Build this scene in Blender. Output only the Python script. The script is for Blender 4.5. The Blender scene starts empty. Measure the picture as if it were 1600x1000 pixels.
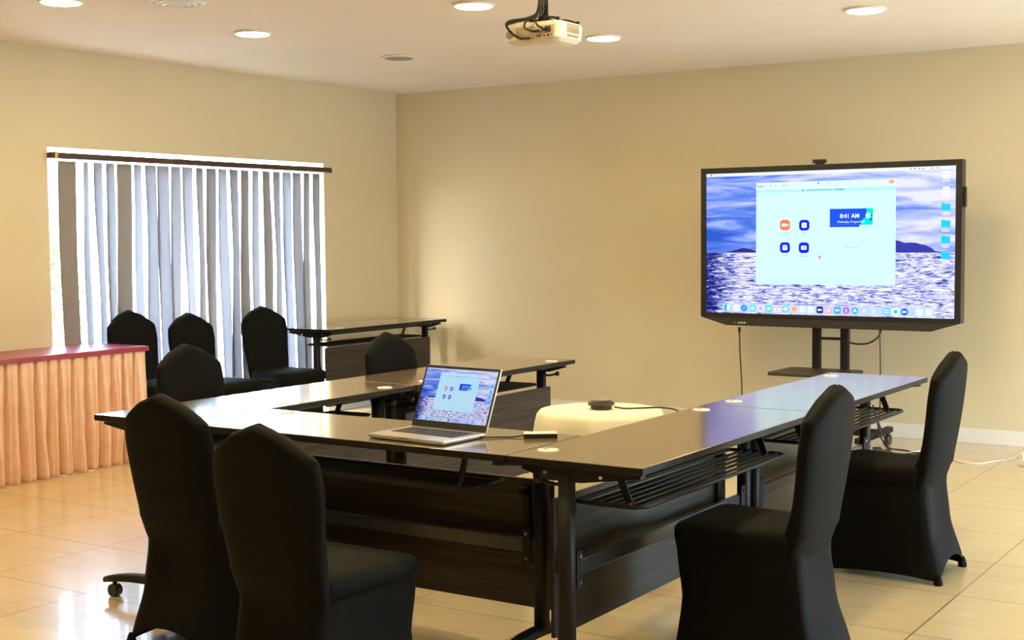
import bpy, bmesh, math, random
from mathutils import Vector, Matrix, Euler, noise as mnoise
random.seed(7)
S = bpy.context.scene
COL = S.collection
PI = math.pi
R = math.radians

# ------------------------------------------------------------------ helpers
class MB:
    """collects shapes in one bmesh, builds ONE mesh object"""
    def __init__(s):
        s.bm = bmesh.new()
    def _mat(s, faces, mi, smooth):
        for f in faces:
            f.material_index = mi
            f.smooth = smooth
    def box(s, c, d, rot=None, bevel=0.0, mi=0, seg=2):
        r = bmesh.ops.create_cube(s.bm, size=1.0)
        vs = r['verts']
        bmesh.ops.scale(s.bm, vec=d, verts=vs)
        fs = list({f for v in vs for f in v.link_faces})
        if bevel > 0:
            es = list({e for v in vs for e in v.link_edges})
            rb = bmesh.ops.bevel(s.bm, geom=es, offset=bevel, segments=seg, affect='EDGES', profile=0.5)
            vs = list({v for f in rb['faces'] for v in f.verts} | {v for v in vs if v.is_valid})
            fs = list({f for v in vs for f in v.link_faces})
        m = Matrix.Translation(c)
        if rot is not None:
            m = m @ Euler(rot).to_matrix().to_4x4()
        bmesh.ops.transform(s.bm, matrix=m, verts=vs)
        s._mat(fs, mi, False)
        return vs
    def cyl(s, p0, p1, r0, r1=None, seg=20, mi=0, smooth=True, cap=True):
        r1 = r0 if r1 is None else r1
        p0 = Vector(p0); p1 = Vector(p1); d = p1 - p0
        q = Vector((0, 0, 1)).rotation_difference(d.normalized())
        a = [s.bm.verts.new(p0 + q @ Vector((r0*math.cos(2*PI*i/seg), r0*math.sin(2*PI*i/seg), 0))) for i in range(seg)]
        b = [s.bm.verts.new(p1 + q @ Vector((r1*math.cos(2*PI*i/seg), r1*math.sin(2*PI*i/seg), 0))) for i in range(seg)]
        for i in range(seg):
            f = s.bm.faces.new((a[i], a[(i+1) % seg], b[(i+1) % seg], b[i])); f.smooth = smooth; f.material_index = mi
        if cap:
            f = s.bm.faces.new(a[::-1]); f.material_index = mi
            f = s.bm.faces.new(b); f.material_index = mi
    def loops(s, rings, mi=0, smooth=True, cap0=True, cap1=True, closed=True):
        L = [[s.bm.verts.new(p) for p in ring] for ring in rings]
        n = len(L[0])
        for a, b in zip(L, L[1:]):
            for i in range(n if closed else n-1):
                j = (i+1) % n
                f = s.bm.faces.new((a[i], a[j], b[j], b[i])); f.smooth = smooth; f.material_index = mi
        if closed and cap0:
            f = s.bm.faces.new(L[0][::-1]); f.material_index = mi; f.smooth = smooth
        if closed and cap1:
            f = s.bm.faces.new(L[-1]); f.material_index = mi; f.smooth = smooth
        return L
    def lathe(s, prof, c=(0, 0, 0), seg=32, mi=0, smooth=True, ry=1.0):
        c = Vector(c)
        s.loops([[c + Vector((r*math.cos(2*PI*i/seg), ry*r*math.sin(2*PI*i/seg), z)) for i in range(seg)] for r, z in prof], mi, smooth)
    def tube(s, pts, r, seg=8, mi=0, closed=False):
        pts = [Vector(p) for p in pts]
        n = len(pts)
        rings = []
        up = None
        for i, p in enumerate(pts):
            if closed:
                t = (pts[(i+1) % n] - pts[i-1]).normalized()
            else:
                t = (pts[min(i+1, n-1)] - pts[max(i-1, 0)]).normalized()
            if up is None:
                up = t.orthogonal().normalized()
            up = (up - t*up.dot(t))
            if up.length < 1e-6: up = t.orthogonal()
            up.normalize()
            w = t.cross(up)
            rings.append([p + r*(up*math.cos(2*PI*k/seg) + w*math.sin(2*PI*k/seg)) for k in range(seg)])
        if closed:
            L = [[s.bm.verts.new(q) for q in ring] for ring in rings]
            for a in range(n):
                A, B = L[a], L[(a+1) % n]
                for k in range(seg):
                    f = s.bm.faces.new((A[k], A[(k+1) % seg], B[(k+1) % seg], B[k])); f.smooth = True; f.material_index = mi
        else:
            s.loops(rings, mi)
    def prism(s, poly, axis, a, b, mi=0, smooth=False):
        """poly 2D extruded along axis ('x','y','z') from a to b"""
        def P(u, v, w):
            return {'x': (w, u, v), 'y': (u, w, v), 'z': (u, v, w)}[axis]
        s.loops([[P(u, v, a) for u, v in poly], [P(u, v, b) for u, v in poly]], mi, smooth)
    def sphere(s, c, r, sc=(1, 1, 1), seg=16, mi=0):
        n = seg//2
        prof = [(max(1e-4, math.sin(PI*i/n)), -math.cos(PI*i/n)) for i in range(n+1)]
        c = Vector(c)
        s.loops([[c + Vector((r*sc[0]*q*math.cos(2*PI*i/seg), r*sc[1]*q*math.sin(2*PI*i/seg), r*sc[2]*z)) for i in range(seg)] for q, z in prof], mi)
    def build(s, name, mats, parent=None, loc=None, rot=None):
        bmesh.ops.recalc_face_normals(s.bm, faces=s.bm.faces)
        me = bpy.data.meshes.new(name)
        s.bm.to_mesh(me); s.bm.free()
        for m in (mats if isinstance(mats, (list, tuple)) else [mats]):
            me.materials.append(m)
        o = bpy.data.objects.new(name, me)
        COL.objects.link(o)
        if parent is not None: o.parent = parent
        if loc is not None: o.location = loc
        if rot is not None: o.rotation_euler = rot
        return o

def tag(o, label, cat, group=None):
    o['label'] = label; o['category'] = cat
    if group: o['group'] = group
    return o
def thing(name, label, cat, loc=(0, 0, 0), rz=0.0, group=None):
    o = bpy.data.objects.new(name, None); COL.objects.link(o)
    o.empty_display_size = 0.1
    o.location = loc; o.rotation_euler = (0, 0, rz)
    return tag(o, label, cat, group)
def struct(o):
    o['kind'] = 'structure'
    return o
CH = {}
def dup(root, loc, rz, label, group=None):
    kids = {}
    for o in COL.objects:
        if o.parent is not None: kids.setdefault(o.parent.name, []).append(o)
    r = root.copy(); COL.objects.link(r)
    r.location = loc; r.rotation_euler = (0, 0, rz); r['label'] = label
    if group: r['group'] = group
    for ch in kids.get(root.name, []):
        c = ch.copy(); COL.objects.link(c); c.parent = r
        for g in kids.get(ch.name, []):
            d = g.copy(); COL.objects.link(d); d.parent = c
    return r
def smooth_path(pts, n=8):
    """catmull-rom"""
    pts = [Vector(p) for p in pts]
    P = [pts[0]] + pts + [pts[-1]]
    out = []
    for i in range(1, len(P)-2):
        p0, p1, p2, p3 = P[i-1], P[i], P[i+1], P[i+2]
        for k in range(n):
            t = k/n
            out.append(0.5*((2*p1) + (p2-p0)*t + (2*p0-5*p1+4*p2-p3)*t*t + (3*p1-p0-3*p2+p3)*t**3))
    out.append(pts[-1])
    return out

# ------------------------------------------------------------------ materials
def new_mat(name):
    m = bpy.data.materials.new(name); m.use_nodes = True
    nt = m.node_tree
    return m, nt, nt.nodes['Principled BSDF']
def N(nt, t, **kw):
    n = nt.nodes.new(t)
    for k, v in kw.items():
        if k == 'inp':
            for a, b in v.items(): n.inputs[a].default_value = b
        else: setattr(n, k, v)
    return n
def L(nt, a, b): nt.links.new(a, b)
def ramp(nt, stops, interp='LINEAR'):
    r = N(nt, 'ShaderNodeValToRGB'); cr = r.color_ramp; cr.interpolation = interp
    while len(cr.elements) < len(stops): cr.elements.new(0.5)
    for e, (p, c) in zip(cr.elements, stops):
        e.position = p; e.color = (*c, 1) if len(c) == 3 else c
    return r
def simple(name, col, rough=0.5, metal=0.0, spec=0.5, vary=0.0, scale=8.0, bump=0.0, bscale=60.0, **kw):
    m, nt, b = new_mat(name)
    b.inputs['Roughness'].default_value = rough
    b.inputs['Metallic'].default_value = metal
    b.inputs['Specular IOR Level'].default_value = spec
    for k, v in kw.items(): b.inputs[k].default_value = v
    tc = N(nt, 'ShaderNodeTexCoord')
    n = N(nt, 'ShaderNodeTexNoise', inp={'Scale': scale, 'Detail': 3.0})
    L(nt, tc.outputs['Object'], n.inputs['Vector'])
    v = max(vary, 0.02)
    r = ramp(nt, [(0.3, [c*(1-v) for c in col]), (0.7, [min(1, c*(1+v)) for c in col])])
    L(nt, n.outputs['Fac'], r.inputs['Fac']); L(nt, r.outputs['Color'], b.inputs['Base Color'])
    if bump > 0:
        n2 = N(nt, 'ShaderNodeTexNoise', inp={'Scale': bscale, 'Detail': 4.0})
        L(nt, tc.outputs['Object'], n2.inputs['Vector'])
        bp = N(nt, 'ShaderNodeBump', inp={'Strength': bump, 'Distance': 0.01})
        L(nt, n2.outputs['Fac'], bp.inputs['Height']); L(nt, bp.outputs['Normal'], b.inputs['Normal'])
    return m
def emit(name, col, strength):
    m, nt, b = new_mat(name)
    nt.nodes.remove(b)
    e = N(nt, 'ShaderNodeEmission', inp={'Color': (*col, 1), 'Strength': strength})
    L(nt, e.outputs[0], nt.nodes['Material Output'].inputs['Surface'])
    return m

M = {}
M['wall'] = simple('beige wall paint', (0.68, 0.595, 0.41), 0.42, vary=0.015, scale=1.5, bump=0.04, bscale=140, spec=0.35)
M['ceiling'] = simple('ceiling paint', (0.85, 0.78, 0.69), 0.8, vary=0.01, scale=1.5, spec=0.2)
M['white_trim'] = simple('white gloss trim', (0.80, 0.76, 0.70), 0.35, vary=0.01)
M['black'] = simple('black powder coat', (0.008, 0.008, 0.0085), 0.55, vary=0.1, spec=0.3)
M['black_plastic'] = simple('black plastic', (0.012, 0.012, 0.013), 0.32, vary=0.1)
M['fabric'] = simple('black stretch fabric', (0.0048, 0.0048, 0.0047), 0.7, vary=0.15, scale=30, bump=0.12, bscale=500, spec=0.10)
M['grey_metal'] = simple('grey painted steel', (0.20, 0.205, 0.215), 0.35, metal=0.6, vary=0.05)
M['dark_metal'] = simple('dark grey steel', (0.035, 0.037, 0.040), 0.28, vary=0.05, spec=0.7)
M['edge'] = simple('black edge band', (0.008, 0.007, 0.007), 0.55, spec=0.25)
M['steel'] = simple('bright steel', (0.75, 0.74, 0.72), 0.25, metal=1.0)
M['alu'] = simple('silver aluminium', (0.62, 0.60, 0.58), 0.35, metal=0.85, vary=0.02)
M['white_plastic'] = simple('white plastic', (0.80, 0.78, 0.74), 0.4, vary=0.01)
M['ivory_plastic'] = simple('off white plastic', (0.78, 0.72, 0.60), 0.45, vary=0.02)
M['grey_plastic'] = simple('grey plastic', (0.30, 0.27, 0.23), 0.5, vary=0.02)
M['cable_white'] = simple('white cable', (0.80, 0.78, 0.75), 0.4)
M['cream_cloth'] = simple('cream tablecloth', (0.90, 0.84, 0.66), 0.8, vary=0.03, scale=10, bump=0.1, bscale=300, spec=0.15)
M['red_cloth'] = simple('burgundy satin', (0.30, 0.010, 0.038), 0.30, vary=0.12, scale=3, bump=0.05, bscale=14, spec=0.9)
M['satin'] = simple('rose gold satin', (0.84, 0.56, 0.42), 0.34, vary=0.05, scale=20, bump=0.45, bscale=16, spec=0.9, metal=0.1)
M['brown_rail'] = simple('brown aluminium rail', (0.055, 0.032, 0.022), 0.4, vary=0.05)
M['brass'] = simple('brass', (0.7, 0.5, 0.2), 0.3, metal=1.0)
M['leaf'] = simple('green leaves', (0.10, 0.24, 0.05), 0.5, vary=0.4, scale=14)
M['bark'] = simple('brown bark', (0.10, 0.07, 0.04), 0.8, vary=0.3)
M['paving'] = simple('pale paving', (0.55, 0.53, 0.50), 0.8, vary=0.1, scale=2)
M['pipe'] = simple('dark key', (0.05, 0.05, 0.055), 0.5)

def wood_mat(name, cols, rough, spec, coat=0.0):
    m, nt, b = new_mat(name)
    tc = N(nt, 'ShaderNodeTexCoord')
    mp = N(nt, 'ShaderNodeMapping'); mp.inputs['Scale'].default_value = (1.2, 34, 34)
    L(nt, tc.outputs['Object'], mp.inputs['Vector'])
    n = N(nt, 'ShaderNodeTexNoise', inp={'Scale': 2.2, 'Detail': 6.0, 'Roughness': 0.62, 'Distortion': 0.25})
    L(nt, mp.outputs[0], n.inputs['Vector'])
    r = ramp(nt, list(zip((0.30, 0.52, 0.72), cols)))
    L(nt, n.outputs['Fac'], r.inputs['Fac']); L(nt, r.outputs['Color'], b.inputs['Base Color'])
    b.inputs['Roughness'].default_value = rough
    b.inputs['Specular IOR Level'].default_value = spec
    b.inputs['Coat Weight'].default_value = coat; b.inputs['Coat Roughness'].default_value = 0.13; b.inputs['Coat IOR'].default_value = 1.6
    bp = N(nt, 'ShaderNodeBump', inp={'Strength': 0.05, 'Distance': 0.002})
    L(nt, n.outputs['Fac'], bp.inputs['Height']); L(nt, bp.outputs['Normal'], b.inputs['Normal'])
    return m
M['wood'] = wood_mat('dark wenge laminate', ((0.011, 0.008, 0.006), (0.032, 0.024, 0.019), (0.062, 0.049, 0.040)), 0.40, 0.35)  # laminate's own dark tone, with some shade on the panels put in
M['wood_lit'] = wood_mat('lit wenge laminate', ((0.135, 0.100, 0.068), (0.190, 0.144, 0.102), (0.240, 0.186, 0.134)), 0.17, 0.8, 0.55)  # same laminate, light falling on the tops put into a lighter base

def tile_mat():
    m, nt, b = new_mat('polished cream floor tiles')
    geo = N(nt, 'ShaderNodeNewGeometry')
    mp = N(nt, 'ShaderNodeMapping'); mp.inputs['Location'].default_value = (-1.70, 5.24, 0)
    L(nt, geo.outputs['Position'], mp.inputs['Vector'])
    br = N(nt, 'ShaderNodeTexBrick', offset=0.0, squash=1.0)
    br.inputs['Scale'].default_value = 1.0
    br.inputs['Brick Width'].default_value = 0.61; br.inputs['Row Height'].default_value = 0.61
    br.inputs['Mortar Size'].default_value = 0.0032; br.inputs['Mortar Smooth'].default_value = 0.2
    br.inputs['Color1'].default_value = (0.635, 0.515, 0.310, 1); br.inputs['Color2'].default_value = (0.675, 0.555, 0.345, 1)
    br.inputs['Mortar'].default_value = (0.20, 0.13, 0.07, 1)
    L(nt, mp.outputs[0], br.inputs['Vector'])
    n = N(nt, 'ShaderNodeTexNoise', inp={'Scale': 3.0, 'Detail': 6.0, 'Roughness': 0.7})
    mp2 = N(nt, 'ShaderNodeMapping'); mp2.inputs['Scale'].default_value = (1.0, 5.0, 1.0)
    L(nt, geo.outputs['Position'], mp2.inputs['Vector']); L(nt, mp2.outputs[0], n.inputs['Vector'])
    r = ramp(nt, [(0.3, (0.88, 0.86, 0.82)), (0.7, (1.08, 1.06, 1.02))])
    L(nt, n.outputs['Fac'], r.inputs['Fac'])
    mx = N(nt, 'ShaderNodeMix', data_type='RGBA', blend_type='MULTIPLY'); mx.inputs[0].default_value = 1.0
    L(nt, br.outputs['Color'], mx.inputs[6]); L(nt, r.outputs['Color'], mx.inputs[7])
    L(nt, mx.outputs[2], b.inputs['Base Color'])
    b.inputs['Roughness'].default_value = 0.285
    b.inputs['Coat Weight'].default_value = 0.6; b.inputs['Coat IOR'].default_value = 1.5; b.inputs['Coat Roughness'].default_value = 0.06
    b.inputs['Specular IOR Level'].default_value = 0.9
    return m
M['tile'] = tile_mat()

def blind_mat():
    m, nt, b = new_mat('grey translucent blind fabric')
    nt.nodes.remove(b)
    tc = N(nt, 'ShaderNodeTexCoord')
    n = N(nt, 'ShaderNodeTexNoise', inp={'Scale': 120.0, 'Detail': 2.0})
    L(nt, tc.outputs['Object'], n.inputs['Vector'])
    r = ramp(nt, [(0.3, (0.27, 0.245, 0.225)), (0.7, (0.33, 0.305, 0.285))])
    L(nt, n.outputs['Fac'], r.inputs['Fac'])
    d = N(nt, 'ShaderNodeBsdfDiffuse'); t = N(nt, 'ShaderNodeBsdfTranslucent')
    L(nt, r.outputs['Color'], d.inputs['Color']); t.inputs['Color'].default_value = (0.42, 0.45, 0.51, 1)
    oi = N(nt, 'ShaderNodeObjectInfo'); mr = N(nt, 'ShaderNodeMapRange', inp={'To Min': 0.10, 'To Max': 0.46})
    mi_ = N(nt, 'ShaderNodeMath', operation='DIVIDE'); mi_.inputs[1].default_value = 10.0
    L(nt, oi.outputs['Object Index'], mi_.inputs[0]); L(nt, mi_.outputs[0], mr.inputs['Value'])
    mx = N(nt, 'ShaderNodeMixShader'); L(nt, mr.outputs[0], mx.inputs[0])
    L(nt, d.outputs[0], mx.inputs[1]); L(nt, t.outputs[0], mx.inputs[2])
    L(nt, mx.outputs[0], nt.nodes['Material Output'].inputs['Surface'])
    return m
M['blind'] = blind_mat()

def glass_mat():
    m, nt, b = new_mat('clear window glass')
    nt.nodes.remove(b)
    tr = N(nt, 'ShaderNodeBsdfTransparent', inp={'Color': (0.95, 0.97, 0.96, 1)})
    gl = N(nt, 'ShaderNodeBsdfGlossy', inp={'Roughness': 0.02})
    mx = N(nt, 'ShaderNodeMixShader'); mx.inputs[0].default_value = 0.05
    L(nt, tr.outputs[0], mx.inputs[1]); L(nt, gl.outputs[0], mx.inputs[2])
    L(nt, mx.outputs[0], nt.nodes['Material Output'].inputs['Surface'])
    return m
M['glass'] = glass_mat()

def wallpaper_mat(name, w, h, strength):
    """desktop picture: cloudy blue dusk sky over a glittering sea"""
    m, nt, b = new_mat(name); nt.nodes.remove(b)
    tc = N(nt, 'ShaderNodeTexCoord')
    sx = N(nt, 'ShaderNodeSeparateXYZ'); L(nt, tc.outputs['Object'], sx.inputs[0])
    def math_(op, a, bb=None, clamp=False):
        n = N(nt, 'ShaderNodeMath', operation=op, use_clamp=clamp)
        for i, v in enumerate((a, bb)):
            if v is None: continue
            if isinstance(v, (int, float)): n.inputs[i].default_value = v
            else: L(nt, v, n.inputs[i])
        return n.outputs[0]
    u = math_('ADD', math_('DIVIDE', sx.outputs['X'], w), 0.5)
    v = math_('SUBTRACT', 0.5, math_('DIVIDE', sx.outputs['Z'], h))   # 0 top .. 1 bottom
    cv = N(nt, 'ShaderNodeCombineXYZ'); L(nt, u, cv.inputs[0]); L(nt, v, cv.inputs[1])
    def noise(sx_, sy_, sc, det, dist=0.0, rough=0.55):
        mp = N(nt, 'ShaderNodeMapping'); mp.inputs['Scale'].default_value = (sx_, sy_, 1)
        L(nt, cv.outputs[0], mp.inputs['Vector'])
        n = N(nt, 'ShaderNodeTexNoise', inp={'Scale': sc, 'Detail': det, 'Distortion': dist, 'Roughness': rough})
        L(nt, mp.outputs[0], n.inputs['Vector'])
        return n.outputs['Fac']
    # sky
    sk = ramp(nt, [(0.26, (0.03, 0.10, 0.60)), (0.40, (0.12, 0.24, 0.80)), (0.50, (0.40, 0.48, 0.93)), (0.64, (0.76, 0.77, 0.98))])
    f = math_('ADD', noise(2.2, 9.0, 1.4, 5.0, 0.6), math_('MULTIPLY', math_('SUBTRACT', u, 0.45), 0.22))
    f = math_('SUBTRACT', f, math_('MULTIPLY', math_('POWER', v, 2.0), 0.42))
    f = math_('ADD', f, 0.03)
    L(nt, f, sk.inputs['Fac'])
    # sea
    se = ramp(nt, [(0.34, (0.006, 0.008, 0.16)), (0.44, (0.07, 0.09, 0.42)), (0.50, (0.42, 0.46, 0.86)), (0.60, (0.90, 0.88, 1.0))])
    g = noise(15.0, 62.0, 1.5, 5.0, 1.0, 0.65)
    edge = math_('MULTIPLY', math_('SUBTRACT', 0.13, u, True), 1.3)
    g = math_('ADD', math_('SUBTRACT', g, edge), 0.03)
    L(nt, g, se.inputs['Fac'])
    mx = N(nt, 'ShaderNodeMix', data_type='RGBA')
    L(nt, math_('GREATER_THAN', v, 0.567), mx.inputs[0])
    L(nt, sk.outputs['Color'], mx.inputs[6]); L(nt, se.outputs['Color'], mx.inputs[7])
    e = N(nt, 'ShaderNodeEmission', inp={'Strength': strength})
    L(nt, mx.outputs[2], e.inputs['Color'])
    L(nt, e.outputs[0], nt.nodes['Material Output'].inputs['Surface'])
    return m

# ------------------------------------------------------------------ camera
f_px, yaw, pitch, roll = 2097.53, 0.5798, 0.0628, -0.0084
cam_loc = Vector((7.3923, -9.4426, 1.4587))
d = Vector((-math.sin(yaw)*math.cos(pitch), math.cos(yaw)*math.cos(pitch), -math.sin(pitch)))
r_ = Vector((math.cos(yaw), math.sin(yaw), 0)); u_ = r_.cross(d)
r2 = r_*math.cos(roll) + u_*math.sin(roll); u2 = r2.cross(d)
cd = bpy.data.cameras.new('camera'); cam = bpy.data.objects.new('camera', cd); COL.objects.link(cam)
mw = Matrix.Identity(4)
for i in range(3):
    mw[i][0] = r2[i]; mw[i][1] = u2[i]; mw[i][2] = -d[i]; mw[i][3] = cam_loc[i]
cam.matrix_world = mw
cd.sensor_fit = 'HORIZONTAL'; cd.sensor_width = 36.0; cd.lens = 36.0*f_px/1600.0
cd.clip_start = 0.05; cd.clip_end = 300
S.camera = cam

# ------------------------------------------------------------------ room shell
H = 2.711
XR, YF, T = 9.2, -11.4, 0.2
WY0, WY1, WZ = -3.70, -0.975, 2.065         # glazed opening in the left wall
m = MB(); m.box((XR/2, YF/2, -0.1), (XR+2*T, -YF+2*T, 0.2)); struct(m.build('floor', M['tile']))
m = MB(); m.box((XR/2, YF/2, H+0.1), (XR+2*T, -YF+2*T, 0.2)); struct(m.build('ceiling', M['ceiling']))
def wall_with_hole(name, axis, pos, lo, hi, hole):
    """wall slab: axis 'x' means plane x=pos with run along y"""
    a0, a1, z0, z1 = hole
    m = MB()
    def slab(p0, p1, q0, q1):
        if p1-p0 < 1e-4 or q1-q0 < 1e-4: return
        c = ((p0+p1)/2, (q0+q1)/2)
        if axis == 'x': m.box((pos, c[0], c[1]), (T, p1-p0, q1-q0))
        else: m.box((c[0], pos, c[1]), (p1-p0, T, q1-q0))
    slab(lo, a0, 0, H); slab(a1, hi, 0, H); slab(a0, a1, z1, H); slab(a0, a1, 0, z0)
    return struct(m.build(name, M['wall']))
wall_with_hole('wall_left', 'x', -T/2, YF, 0, (WY0, WY1, 0.0, WZ))
m = MB(); m.box((XR/2, T/2, H/2), (XR+2*T, T, H)); struct(m.build('wall_back', M['wall']))
SW = (-4.6, -0.30, 0.06, 1.45)
wall_with_hole('wall_right', 'x', XR+T/2, YF, 0, SW)
m = MB(); m.box((XR/2, YF-T/2, H/2), (XR+2*T, T, H)); struct(m.build('wall_front', M['wall']))
m = MB(); m.box((XR/2, -0.006, 0.052), (XR, 0.012, 0.104), bevel=0.004); struct(m.build('baseboard_back', M['white_trim']))
m = MB(); m.box((0.006, (WY1)/2-0.006, 0.052), (0.012, -WY1-0.012, 0.104), bevel=0.004)
m.box((0.006, (YF+WY0)/2, 0.052), (0.012, WY0-YF-0.02, 0.104), bevel=0.004); struct(m.build('baseboard_left', M['white_trim']))

def window(name, x, y0, y1, z0, z1, n):
    fr = MB(); w = 0.045
    fr.box((x, (y0+y1)/2, z0+w/2), (0.07, y1-y0, w)); fr.box((x, (y0+y1)/2, z1-w/2), (0.07, y1-y0, w))
    for i in range(n+1):
        y = y0+w/2 + (y1-y0-w)*i/n
        fr.box((x, y, (z0+z1)/2), (0.07, w, z1-z0-2*w))
    fo = struct(fr.build(name, M['white_trim']))
    for i in range(n):
        a = y0+w/2+(y1-y0-w)*i/n + w/2; b = y0+w/2+(y1-y0-w)*(i+1)/n - w/2
        g = MB(); g.box((x, (a+b)/2, (z0+z1)/2), (0.006, b-a, z1-z0-2*w)); g.build('window_pane', M['glass'], fo)
    return fo
window('window_1', -0.24, WY0-0.04, WY1+0.04, -0.02, WZ+0.05, 2)
window('window_2', XR+0.12, *SW, 4)

# outside
m = MB(); m.box((-27.3, 5, -0.15), (54, 90, 0.1)); m.box((16, -4, -0.15), (13, 30, 0.1)); struct(m.build('ground_outside', M['paving']))
def shrub(loc, s, h, label):
    t = thing('garden_shrub', label, 'shrub', loc)
    st = MB()
    for k in range(7):
        a = k*0.9; st.tube(smooth_path([(0.03*math.cos(a), 0.03*math.sin(a), 0), (0.25*s*math.cos(a), 0.25*s*math.sin(a), h*0.5), (0.5*s*math.cos(a+0.4), 0.5*s*math.sin(a+0.4), h*0.85)], 4), 0.015, 6)
    st.build('stem', M['bark'], t)
    fl = MB(); rnd = random.Random(int(abs(loc[1])*100))
    for k in range(900):
        th = rnd.uniform(0, 2*PI); rr = s*math.sqrt(rnd.random()); z = h*rnd.uniform(0.15, 1.0); rr *= math.sqrt(max(0.05, 1-((z/h-0.55)/0.5)**2))
        c = Vector((rr*math.cos(th), rr*math.sin(th), z)); L_ = rnd.uniform(0.08, 0.16)
        e = Euler((rnd.uniform(-1, 1), rnd.uniform(-1, 1), rnd.uniform(0, 6.3))).to_matrix()
        pts = [(-L_/2, 0, 0), (0, L_*0.22, 0.01), (L_/2, 0, -0.01), (0, -L_*0.22, 0.01)]
        vs = [fl.bm.verts.new(c + e @ Vector(p)) for p in pts]
        fl.bm.faces.new(vs)
    fl.build('foliage', M['leaf'], t)
shrub((-2.6, -2.2, -0.1), 0.75, 1.75, 'leafy green shrub outside the glass at the far left of the blind')

# ------------------------------------------------------------------ vertical blind
def vertical_blind():
    t = thing('vertical_blind', 'grey vertical slat blind with brown headrail over the bright glass door', 'blind', (0.048, 0, 0))
    hr = MB(); hr.box((0, (WY0+WY1)/2-0.005, 2.008), (0.05, WY1-WY0+0.04, 0.040), bevel=0.006); hr.build('headrail', M['brown_rail'], t)
    e = MB(); e.box((0.0, WY0-0.012+0.03, 2.010), (0.056, 0.03, 0.046), bevel=0.008); e.build('end_cap', M['brass'], t)['label'] = 'brass coloured end cap'
    e = MB(); e.box((0.0, WY1+0.012, 2.005), (0.054, 0.02, 0.044), bevel=0.006); e.build('end_cap', M['brown_rail'], t)
    rnd = random.Random(3)
    ys = [-3.585, -3.43, -3.33, -3.225, -3.105]
    y = -2.985
    while y < -1.06:
        ys.append(y); y += 0.1165
    angs = {0: 12, 1: -36, 2: -24, 3: -24, 4: 2}
    for i, y in enumerate(ys):
        a = angs.get(i, -15 + rnd.uniform(-7, 6) + 5*math.sin(i*1.1))
        sway = rnd.uniform(-0.02, 0.02); ph = rnd.uniform(0, 6.28); tw = rnd.uniform(3, 8)
        m = MB(); rings = []
        nz = 22
        zb, zt = 0.04, 1.975
        for k in range(nz+1):
            z = zt + (zb-zt)*k/nz; q = k/nz
            ang = R(a + tw*math.sin(ph + q*4.0)*min(1, q*3))
            off = sway*q + 0.010*math.sin(ph*1.7 + q*5.0)*min(1, q*3)
            dx, dy = math.sin(ang), math.cos(ang)
            # clamp reach into the room/wall
            row = []; back = []
            for j in range(7):
                s = (j/6-0.5)*0.127
                bow = 0.006*(1-(2*j/6-1)**2)
                px = s*dx - bow*dy; py = y + off + s*dy + bow*dx
                row.append((px, py, z)); back.append((px - 0.0009*dy, py + 0.0009*dx, z))
            rings.append(row + back[::-1])
        m.loops(rings)
        so_ = m.build('slat', M['blind'], t); so_.pass_index = {0: 0, 1: 9, 2: 9, 3: 8, 4: 1, 5: 9, 6: 8, 7: 8}.get(i, rnd.choice((1, 3, 5, 7, 9, 4)))
vertical_blind()

# ------------------------------------------------------------------ ceiling fittings
warm = (1.0, 0.80, 0.52)
M['lamp'] = emit('lit lamp diffuser', (1.0, 0.785, 0.40), 108.0)
def ceiling_light(loc, label, lit=True):
    t = thing('ceiling_light', label, 'ceiling light', (loc[0], loc[1], H), 0, 'round ceiling lights' if lit else None)
    rim = MB(); rim.loops([[Vector((r*math.cos(2*PI*i/40), r*math.sin(2*PI*i/40), z)) for i in range(40)] for r, z in
                           [(0.100, -0.001), (0.116, -0.001), (0.116, -0.010), (0.110, -0.016), (0.102, -0.016), (0.100, -0.012)]], cap0=False, cap1=False)
    rim.build('rim', M['white_trim'], t)
    df = MB(); df.lathe([(0.0995, -0.002), (0.0995, -0.015), (0.094, -0.019), (0.070, -0.0205), (0.04, -0.021), (0.001, -0.0212)], seg=40)
    df.build('diffuser', M['lamp'] if lit else M['grey_plastic'], t)
    return t
ceiling_light((1.546, -3.373), 'lit round ceiling light over the vertical blind, left of the others in full view')
ceiling_light((3.204, -3.399), 'lit round ceiling light cut by the top edge left of the projector')
ceiling_light((3.184, -1.933), 'lit round ceiling light touching the right side of the hanging projector')
ceiling_light((4.892, -1.991), 'lit round ceiling light above the large display screen')
ceiling_light((1.521, -4.767), 'lit round ceiling light cut off at the top left corner')
ceiling_light((1.572, -1.966), 'unlit grey round ceiling disc near the wall corner', lit=False)
for x, y in ((4.9, -3.4), (3.2, -4.8), (4.9, -4.8), (1.55, -6.3), (3.2, -6.3), (6.6, -3.4), (4.9, -6.3), (6.6, -6.3), (6.6, -4.8), (4.9, -7.8), (3.2, -7.8)):
    ceiling_light((x, y), 'lit round ceiling light outside the view')
# round white vent near the left lights
t = thing('ceiling_vent', 'round white ceiling vent at the top edge between two lit lights', 'vent', (2.004, -4.416, H))
m = MB()
for k, r in enumerate((0.15, 0.115, 0.08, 0.045)):
    m.lathe([(r, -0.001), (r, -0.012 - 0.006*k), (r-0.022, -0.020 - 0.006*k), (r-0.026, -0.006)], seg=40)
m.build('grille', M['white_trim'], t)

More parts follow.
